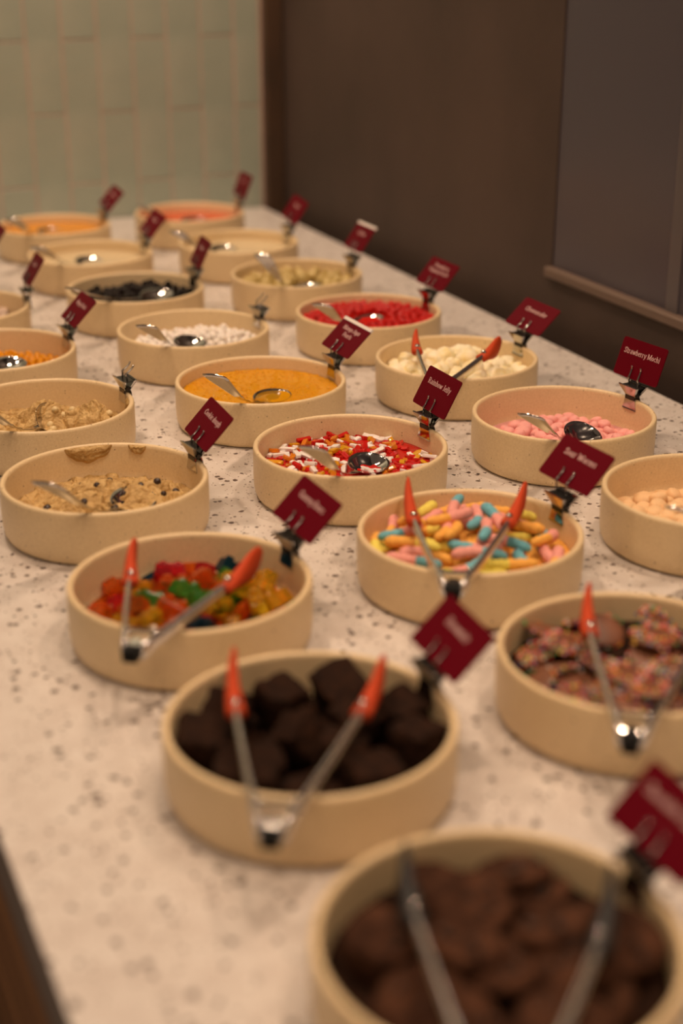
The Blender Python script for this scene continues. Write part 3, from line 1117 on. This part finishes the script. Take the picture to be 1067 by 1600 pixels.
def gummy(nx, ny, m):
    """moulded block with rounded edges and domed studs"""
    bm = bmesh.new()
    bmesh.ops.create_cube(bm, size=2)
    u = .0062
    for v in bm.verts:
        tap = .9 if v.co.z > 0 else 1
        v.co = Vector((v.co.x * nx * u * tap, v.co.y * ny * u * tap, v.co.z * .0058))
    bmesh.ops.bevel(bm, geom=list(bm.edges), offset=.0016, segments=2, profile=.6, affect='EDGES')
    for i in range(nx):
        for j in range(ny):
            g_ = bmesh.ops.create_cone(bm, segments=12, cap_ends=True, radius1=.0040, radius2=.0032, depth=.003)
            bmesh.ops.translate(bm, verts=g_['verts'], vec=((i - (nx - 1) / 2) * 2 * u * .9, (j - (ny - 1) / 2) * 2 * u * .9, .0070))
    me = bpy.data.meshes.new('gummy_block')
    bm.to_mesh(me)
    bm.free()
    me.materials.append(m)
    return me


tg = lambda x, y: .0315 + lump(x, y, .005, .03, .04, .009) - lump(x, y, -.07, .03, .03, .006)
bed('D', tg, .026, gum['orange'], 'gummy_layer', 'amber layer of gummies pressed on the bowl bottom', 'sweets', .002, 60)
kinds = []
for cn_, wgt in (('red', 1.3), ('orange', 2.4), ('yellow', 3.2), ('green', 2.0), ('blue', 2.2), ('clear', .6), ('teal', .9)):
    for nx, ny, ww in ((2, 2, .45), (2, 1, 1)):
        me = gummy(nx, ny, gum[cn_])
        kinds.append((wgt * ww, BOXP(nx * .0062, ny * .0062, .0068, .0044), 1.0, (cn_, me, [])))
cname = dict(red='red', orange='orange', yellow='yellow', green='bright green', blue='dark blue', clear='pale amber', teal='grey green')
place('D', pack('D', kinds, tg, .026, 21, cand=24, fails=70, shrink=.82, slack=.003), 'gummy_block', {c: cname[c] + ' gummy block' for c in cname}, 'gummy', {c: cname[c] + ' gummy blocks' for c in cname}, True)

# --- E: sour worms
def sugar(n, c):
    m = mat('sugared_' + n, c, .75)
    mottle(m, tuple(v * .88 for v in c), tuple(min(1, v * 1.08 + .03) for v in c), 500, 3, bump=.0004, bscale=900)
    return m


wc = dict(pink=sugar('pink', (.80, .33, .28)), blue=sugar('blue', (.13, .42, .50)), yellow=sugar('yellow', (.80, .68, .10)), orange=sugar('orange', (.86, .42, .06)))


def worm(Lw, r, bend, ca, cb, s):
    mb = MB()
    n, na = 20, 10
    rings = []
    pr = []
    mi = []
    for i in range(n + 1):
        u = i / n
        t = (u - .5) * bend
        R_ = Lw / bend
        c = Vector((R_ * math.sin(t), R_ * (math.cos(t) - 1), 0))
        d = Vector((math.cos(t), -math.sin(t), 0))
        side = Vector((-d.y, d.x, 0))
        e = abs(u - .5) * 2
        rr = r * math.sqrt(max(.03, 1 - max(0, (e - .72) / .28) ** 2.2)) * (1 + .07 * math.cos(u * 2 * PI * 6)) * (1 - .22 * u)
        rings.append([c + (side * math.cos(2 * PI * j / na) + Vector((0, 0, 1)) * math.sin(2 * PI * j / na)) * rr for j in range(na)])
        if i in (1, 4, 7, 10, 13, 16, 19):
            pr.append((c.x, c.y, 0, r * (.92 - .2 * u)))
    loft(mb, rings)
    for k_ in range(len(mb.f)):
        mb.m[k_] = 1 if k_ >= na * int(n * s) else 0
    mb.m[-2] = 0
    return mb.mesh('sour_worm', [wc[ca], wc[cb]], True), pr


tg = lambda x, y: .0385 + lump(x, y, 0, .02, .055, .012)
bed('E', tg, .016, wc['orange'], 'sour_sugar_layer', 'orange layer of sour sweets low in the worm bowl', 'sweets', .002, 60)
kinds = []
for ca, cb, wgt in (('pink', 'blue', 4), ('yellow', 'orange', 2.2), ('orange', 'yellow', 1.6), ('blue', 'pink', 1), ('pink', 'orange', 1.6), ('orange', 'orange', 1)):
    for bd in (.5, 1.2):
        me, pr = worm(.046, .0051, bd, ca, cb, .55)
        kinds.append((wgt, pr, .38, (ca + cb, me, [])))
wl = {a + b_: ('%s and %s' % (a, b_) if a != b_ else a) for a in wc for b_ in wc}
wlab = {q: v + ' sour worm' for q, v in wl.items()}
wlab['bluepink'] = 'mostly blue, pink ended sour worm'
wlab['orangeyellow'] = 'mostly orange, yellow ended sour worm'
place('E', pack('E', kinds, tg, .016, 15, cand=16, fails=80, shrink=.80, slack=.003), 'sour_worm', wlab, 'sour worm', {q: v + ' sour worms' for q, v in wl.items()}, True)

# --- F, L: cookie dough
m_dough = mottle(mat('cookie_dough', (.5, .33, .13), .55), (.44, .265, .085), (.64, .43, .17), 90, 6, bump=.0022, bscale=330)
m_dark = mat('dark_chip', (.035, .018, .014), .3)
m_wchip = mat('white_chip', (.68, .52, .26), .4)


def dough(k, fn, label):
    x, y = BP[k]
    vs, fs = [], []
    nr, na = 110, 300

    def hz(px, py):
        v = Vector((px, py, ord(k) * .1))
        a = noise.fractal(v * 55, 1, 2, 4)
        b_ = noise.fractal(v * 190, 1, 2, 3)
        c = abs(noise.noise(v * 75 + Vector((4, 0, 0))))
        return fn(px, py) + a * .0034 + b_ * .0019 - .005 * max(0, .16 - c) / .16
    vs.append((0, 0, hz(0, 0)))
    for i in range(1, nr + 1):
        r = .0836 * i / nr
        for j in range(na):
            a = 2 * PI * j / na
            px, py = r * math.cos(a), r * math.sin(a)
            vs.append((px, py, hz(px, py)))
    for j in range(na):
        fs.append((0, 1 + j, 1 + (j + 1) % na))
    for i in range(nr - 1):
        o = 1 + i * na
        for j in range(na):
            jj = (j + 1) % na
            fs.append((o + j, o + na + j, o + na + jj, o + jj))
    o = len(vs)
    for j in range(na):
        a = 2 * PI * j / na
        vs.append((.079 * math.cos(a), .079 * math.sin(a), .0105))
    last = 1 + (nr - 1) * na
    for j in range(na):
        jj = (j + 1) % na
        fs.append((last + j, o + j, o + jj, last + jj))
    fs.append(tuple(o + j for j in range(na)))
    mb = MB()
    mb.add(vs, fs)
    obj('cookie_dough', mb.mesh('cookie_dough', m_dough, True), label=label, cat='dough', loc=(x, y, 0))
    return hz


fF = lambda x, y: .0185 + lump(x, y, -.012, .012, .034, .019) + lump(x, y, .038, .016, .026, .015) + lump(x, y, .02, -.04, .04, .008)
fL = lambda x, y: .0200 + lump(x, y, -.002, .014, .024, .027) + lump(x, y, .049, .006, .024, .029) + lump(x, y, -.06, .02, .03, .012) + lump(x, y, 0, -.05, .04, .006)
hF = dough('F', fF, 'lumpy tan cookie dough dotted with dark chocolate chips')
hL = dough('L', fL, 'lumpy tan cookie dough with white chips at the left edge')


def smear(k, a0, a1, z0, z1, seed, label):
    x, y = BP[k]
    vs, fs = [], []
    na, nz = 26, 12
    for i in range(na + 1):
        u = i / na
        a = math.radians(a0 + (a1 - a0) * u)
        dep = math.sin(u * PI) ** .55
        for j in range(nz + 1):
            v = j / nz
            z = z1 - (z1 - z0) * v * max(.12, dep) * (1 + .18 * noise.noise(Vector((u * 5, seed, 0))))
            edge = min(1, min(u, 1 - u) * 7, (1 - v) * 4 + .05, v * 6 + .05)
            r = .0846 - edge * .0028 * (1 + .5 * noise.noise(Vector((u * 9, v * 4, seed)))) + .0002
            vs.append((r * math.cos(a), r * math.sin(a), z))
    for i in range(na):
        for j in range(nz):
            o = i * (nz + 1) + j
            fs.append((o, o + 1, o + nz + 2, o + nz + 1))
    mb = MB()
    mb.add(vs, fs)
    me = mb.mesh('dough_smear', m_dough, True)
    obj('dough_smear', me, label=label, cat='dough', loc=(x, y, 0))


smear('F', 94, 124, .0315, .0478, 1, 'wide crescent of dough stuck inside the chocolate chip dough bowl wall')
smear('F', 72, 84, .0385, .0478, 2, 'small smear of dough right of the crescent, inside the bowl wall')
smear('L', 6, 20, .026, .046, 3, 'dough smeared near the clip inside the left dough bowl')


def chips(k, hz, m, pts, name, label, grp, r=.0034):
    x, y = BP[k]
    me = ico(2, lambda c: Vector((c.x * r, c.y * r, c.z * r * .8 + (max(0, c.z) ** 3) * r * .3)), name, m)
    rn_ = random.Random(9)
    for px, py in pts:
        o = obj(name, me, label=label, cat='chip', group=grp)
        o.location = (x + px, y + py, hz(px, py) - r * .15)
        o.rotation_euler = (rn_.uniform(-.8, .8), rn_.uniform(-.8, .8), rn_.uniform(0, 6))
        s_ = rn_.uniform(.75, 1.2)
        o.scale = (s_,) * 3


chips('F', hF, m_dark, [(-.040, .032), (-.024, .018), (-.008, .004), (.016, -.002), (-.016, -.016), (.029, .016), (.043, .018), (.050, .004), (.058, .026), (-.002, .036), (.036, .034), (.012, -.03), (-.034, .008), (.066, .008), (.006, .020), (-.05, -.01)],
      'chocolate_chip', 'dark chocolate chip set in the tan cookie dough', 'dark chips in the cookie dough')
rn = random.Random(2)
chips('L', hL, m_wchip, [(rn.uniform(-.04, .07), rn.uniform(-.045, .045)) for _ in range(26)], 'white_chip', 'pale chip set in the cookie dough at the left edge', 'white chips in the cookie dough', .0036)

# --- G: rainbow jelly strips
m_jr = mat('red_jelly', (.70, .018, .012), .15, 0, .35, ior=1.36)
m_jw = mat('white_jelly', (.80, .74, .70), .35, sss=.1)
m_jo = mat('amber_jelly', (.90, .30, .02), .15, 0, .45, ior=1.36)
m_jy = mat('yellow_jelly', (.92, .50, .02), .15, 0, .45, ior=1.36)
tg = lambda x, y: .0335 + lump(x, y, 0, .02, .05, .003) + .0025 * noise.noise(Vector((x * 60, y * 60, 3)))
bed('G', tg, .0070, m_jr, 'red_jelly_layer', 'wet red layer of jelly under the rainbow jelly strips', 'jelly', .0015, 200)
kinds = []
for ky, m_, wgt in (('red', m_jr, 4.6), ('white', m_jw, 3.7), ('amber', m_jo, 2.0), ('yellow', m_jy, 1.5)):
    for Ls_ in (.0036, .0055, .0076, .0096):
        if ky != 'white' and Ls_ > .0077:
            continue
        me = blockmesh('jelly_strip', Ls_, .0024, .0018, m_, .0007, .0009, Ls_ * 1000, 2)
        pr = [(q, 0, 0, .0019) for q in np.linspace(-Ls_ + .0020, Ls_ - .0020, 4)]
        kinds.append((wgt * (1.3 if Ls_ < .006 else .8), pr, .5, (ky, me, [])))
place('G', pack('G', kinds, tg, .0085, 33, cand=5, fails=60, roll=5, avoid=SP['G']), 'jelly_strip', {c: c + ' jelly strip in the rainbow jelly bowl' for c in ('red', 'white', 'amber', 'yellow')}, 'jelly strip', {c: c + ' jelly strips' for c in ('red', 'white', 'amber', 'yellow')})

# --- H, I: mochi; Q: pale lumps
def puck(name, r, m, seed=0):
    return ico(3, lambda c: Vector((c.x * r, c.y * r, (abs(c.z) ** .75) * math.copysign(1, c.z) * r * .72)) * (1 + .05 * noise.noise(c * 2 + Vector((seed, 0, 0)))), name, m)


def mochi(k, c, tgf, seed, name, label, grp, depth=.014, r=.0072, av=None):
    m = mottle(mat(name + '_mat', c, .65, sss=.12), tuple(v * .93 for v in c), tuple(min(.95, v * 1.04) for v in c), 90, 3)
    bed(k, tgf, depth, m, name + '_layer', 'soft layer under ' + WHAT[k], 'sweets', .0015, 100)
    kinds = []
    for i in range(3):
        r_ = r * (1 + (i - 1) * .12)
        kinds.append((1, [(0, 0, 0, r_ * .80), (r_ * .3, 0, 0, r_ * .72), (-r_ * .3, 0, 0, r_ * .72)], .6, (0, puck(name, r_, m, i), [])))
    place(k, pack(k, kinds, tgf, depth, seed, cand=4, fails=60, avoid=av, shrink=.86, roll=12), name, label, 'mochi', grp)


mochi('H', (.84, .39, .36), lambda x, y: .0190 + lump(x, y, .055, -.01, .02, .007) + lump(x, y, -.055, -.005, .02, .008) + lump(x, y, .005, .02, .04, .007), 41,
      'pink_mochi', 'soft pink mochi piece around the shiny spoon', 'pink mochi pieces', av=SP['H'])
mochi('I', (.84, .56, .30), lambda x, y: .0215 + lump(x, y, -.03, 0, .04, .008), 42, 'peach_mochi', 'soft peach coloured mochi piece at the right edge', 'peach mochi pieces', av=SP['I'], r=.0085)
mochi('Q', (.55, .42, .33), lambda x, y: .026 + lump(x, y, .04, 0, .04, .004), 43, 'pinkish_lump', 'pale pinkish round lump in the bowl at the left edge', 'pinkish lumps at the left edge', r=.0085)

# --- J: mango agar (nobody could count it)
m_mango = mat('mango_agar', (.66, .295, .001), .12, spec=.35)
x, y = BP['J']
tg = lambda x, y: .0355
bed('J', tg, .0009, m_mango, 'mango_syrup', 'orange yellow syrup around the mango agar pearls', 'syrup', .0006, 150)
mb = MB()
rn = random.Random(77)
bm = bmesh.new()
bmesh.ops.create_icosphere(bm, subdivisions=1, radius=1)
sv = [v.co.copy() for v in bm.verts]
sf = [tuple(v.index for v in f.verts) for f in bm.faces]
bm.free()
sx, sy, sz, sa = SP['J']
for _ in range(1900):
    a, r = rn.uniform(0, 2 * PI), math.sqrt(rn.random()) * .0822
    px, py = r * math.cos(a), r * math.sin(a)
    ux, uy = px - sx, py - sy
    al, ac = ux * math.cos(sa) + uy * math.sin(sa), -ux * math.sin(sa) + uy * math.cos(sa)
    if (al / .029) ** 2 + (ac / .021) ** 2 < 1:
        continue
    rr = rn.uniform(.0010, .0021)
    c = Vector((px, py, .0338 + rn.uniform(-.0004, .0007)))
    R = Euler((rn.random() * 6, rn.random() * 6, 0)).to_matrix()
    st = Vector((1, rn.uniform(.7, 1.3), rn.uniform(.7, 1.2)))
    mb.add([c + (R @ (v * st)) * rr if False else c + R @ Vector((v.x * st.x, v.y * st.y, v.z * st.z)) * rr for v in sv], sf)
obj('mango_agar_pearls', mb.mesh('mango_agar_pearls', m_mango, True), label='orange yellow mass of tiny mango agar pearls', cat='jelly', kind='stuff', loc=(x, y, 0))
# syrup in the spoon
m_syr = mat('syrup', (.92, .62, .02), .05, 0, .75, ior=1.36)
mb = MB()
n_ = 36
rings = []
for q, zz in ((.30, -.0058), (.60, -.0045), (.84, -.0018), (.86, -.0012), (.3, -.0007), (.02, -.0006)):
    rings.append([(q * .0255 * math.cos(2 * PI * j / n_), q * .0180 * math.sin(2 * PI * j / n_), zz) for j in range(n_)])
loft(mb, rings)
o = obj('syrup_pool', mb.mesh('syrup_pool', m_syr, True), label='glossy yellow syrup pooled in the spoon of the mango bowl', cat='syrup', kind='stuff', loc=(x + sx, y + sy, sz))
o.rotation_euler = (math.radians(5), 0, sa)

# --- K: cheesecake lumps
m_cheese = mottle(mat('cheesecake', (.80, .72, .45), .6, sss=.1), (.86, .68, .26), (.92, .84, .60), 40, 5, bump=.0008, bscale=230, lo=.30, hi=.50)
tg = lambda x, y: .0335 + lump(x, y, .0, .035, .04, .012) + lump(x, y, -.05, -.01, .03, .006) + lump(x, y, 0, -.02, .04, .005)
bed('K', tg, .018, m_cheese, 'cheesecake_crumbs', 'pale yellow crumbs under the cheesecake lumps', 'crumbs', .002, 90)
kinds = []
for i in range(4):
    r = (.0125, .0108, .0095, .014)[i]
    me = ico(4, lambda c: c * r * (1 + .20 * noise.noise(c * 1.6 + Vector((i * 5, 0, 0))) + .07 * noise.noise(c * 5 + Vector((i * 5, 3, 0)))), 'cheesecake_lump', m_cheese)
    kinds.append((1, [(0, 0, 0, r * .95)], 3, (0, me, [])))
place('K', pack('K', kinds, tg, .018, 51, cand=5, fails=60, shrink=.84, roll=12), 'cheesecake_lump', 'pale cheesecake lump', 'cheesecake', 'cheesecake lumps', True)


# --- pearls
def pearls(k, m, r, tgf, depth, seed, name, label, grp, cat='pearl', cand=8, av=None, sub=2, nmax=300, shp=None):
    bed(k, tgf, depth, m, name + '_layer', 'lower layer of ' + grp, cat, .001, 200)
    me = ico(sub, shp or (lambda c: c * r), name, m)
    place(k, pack(k, [(1, [(0, 0, 0, r)], 3, (0, me, []))], tgf, depth, seed, cand=3, fails=60, nmax=nmax, shrink=.95, avoid=av, roll=14), name, label, cat, grp)


pearls('N', mat('red_pearl', (.72, .018, .012), .12, 0, .3, ior=1.36), .0046, lambda x, y: .0400 + lump(x, y, .01, .03, .05, .005), .009, 61, 'red_pearl',
       'glossy red popping pearl heaped in the red pearl bowl', 'red popping pearls', av=SP['N'])
pearls('O', mat('orange_pearl', (.88, .38, .01), .12, 0, .3, ior=1.36), .0040, lambda x, y: .0245 + lump(x, y, .03, 0, .04, .004), .008, 62, 'orange_pearl',
       'glossy orange popping pearl in the bowl at the left edge', 'orange popping pearls', av=SP['O'])
pearls('P', mat('black_boba', (.006, .003, .003), .15, spec=.15), .0054, lambda x, y: .0350 + lump(x, y, .02, .02, .05, .009), .012, 63, 'black_boba',
       'glossy black tapioca pearl heaped in the boba bowl', 'black tapioca pearls', av=SP['P'])
pearls('M', mat('white_pearl', (.86, .80, .74), .3, sss=.15), .0046, lambda x, y: .0290 + lump(x, y, .02, .03, .04, .009), .010, 64, 'white_pearl',
       'milky white jelly pearl in the bowl with an empty clip', 'white jelly pearls', av=SP['M'])
m_ly = mottle(mat('yellow_fruit', (.5, .36, .10), .35), (.42, .29, .07), (.62, .48, .20), 60, 3)
pearls('R', m_ly, .0080, lambda x, y: .0370 + lump(x, y, .02, .03, .05, .004), .014, 65, 'fruit_piece', 'pale yellow fruit piece in the bowl under the white striped card', 'yellow fruit pieces', 'fruit',
       av=SP['R'], sub=3, shp=lambda c: Vector((c.x * .0095, c.y * .0075, c.z * .0070)) * (1 + .12 * noise.noise(c * 2.2)))


# --- smooth sauces
def sauce(k, c, z, name, label, cat, rough=.2):
    m = mat(name + '_mat', c, rough, 0, 0, sss=0)
    bed(k, lambda x, y: z, 0, m, name, label, cat, .0003, 40)


sauce('S', (.66, .54, .34), .0330, 'vanilla_cream', 'smooth pale cream filling the left of the two cream bowls', 'cream')
sauce('T', (.66, .54, .34), .0330, 'custard_cream', 'smooth pale cream filling the right of the two cream bowls', 'cream')
sauce('U', (.68, .27, .012), .0355, 'orange_sauce', 'orange sauce in the far left bowl by the tiles', 'sauce')
sauce('V', (.62, .095, .03), .0340, 'red_sauce', 'red sauce in the far bowl by the tiles', 'sauce')
sauce('W', (.6, .45, .3), .0330, 'pale_sauce', 'pale sauce in the bowl cut off at the far left', 'sauce')
bpy.context.view_layer.update()
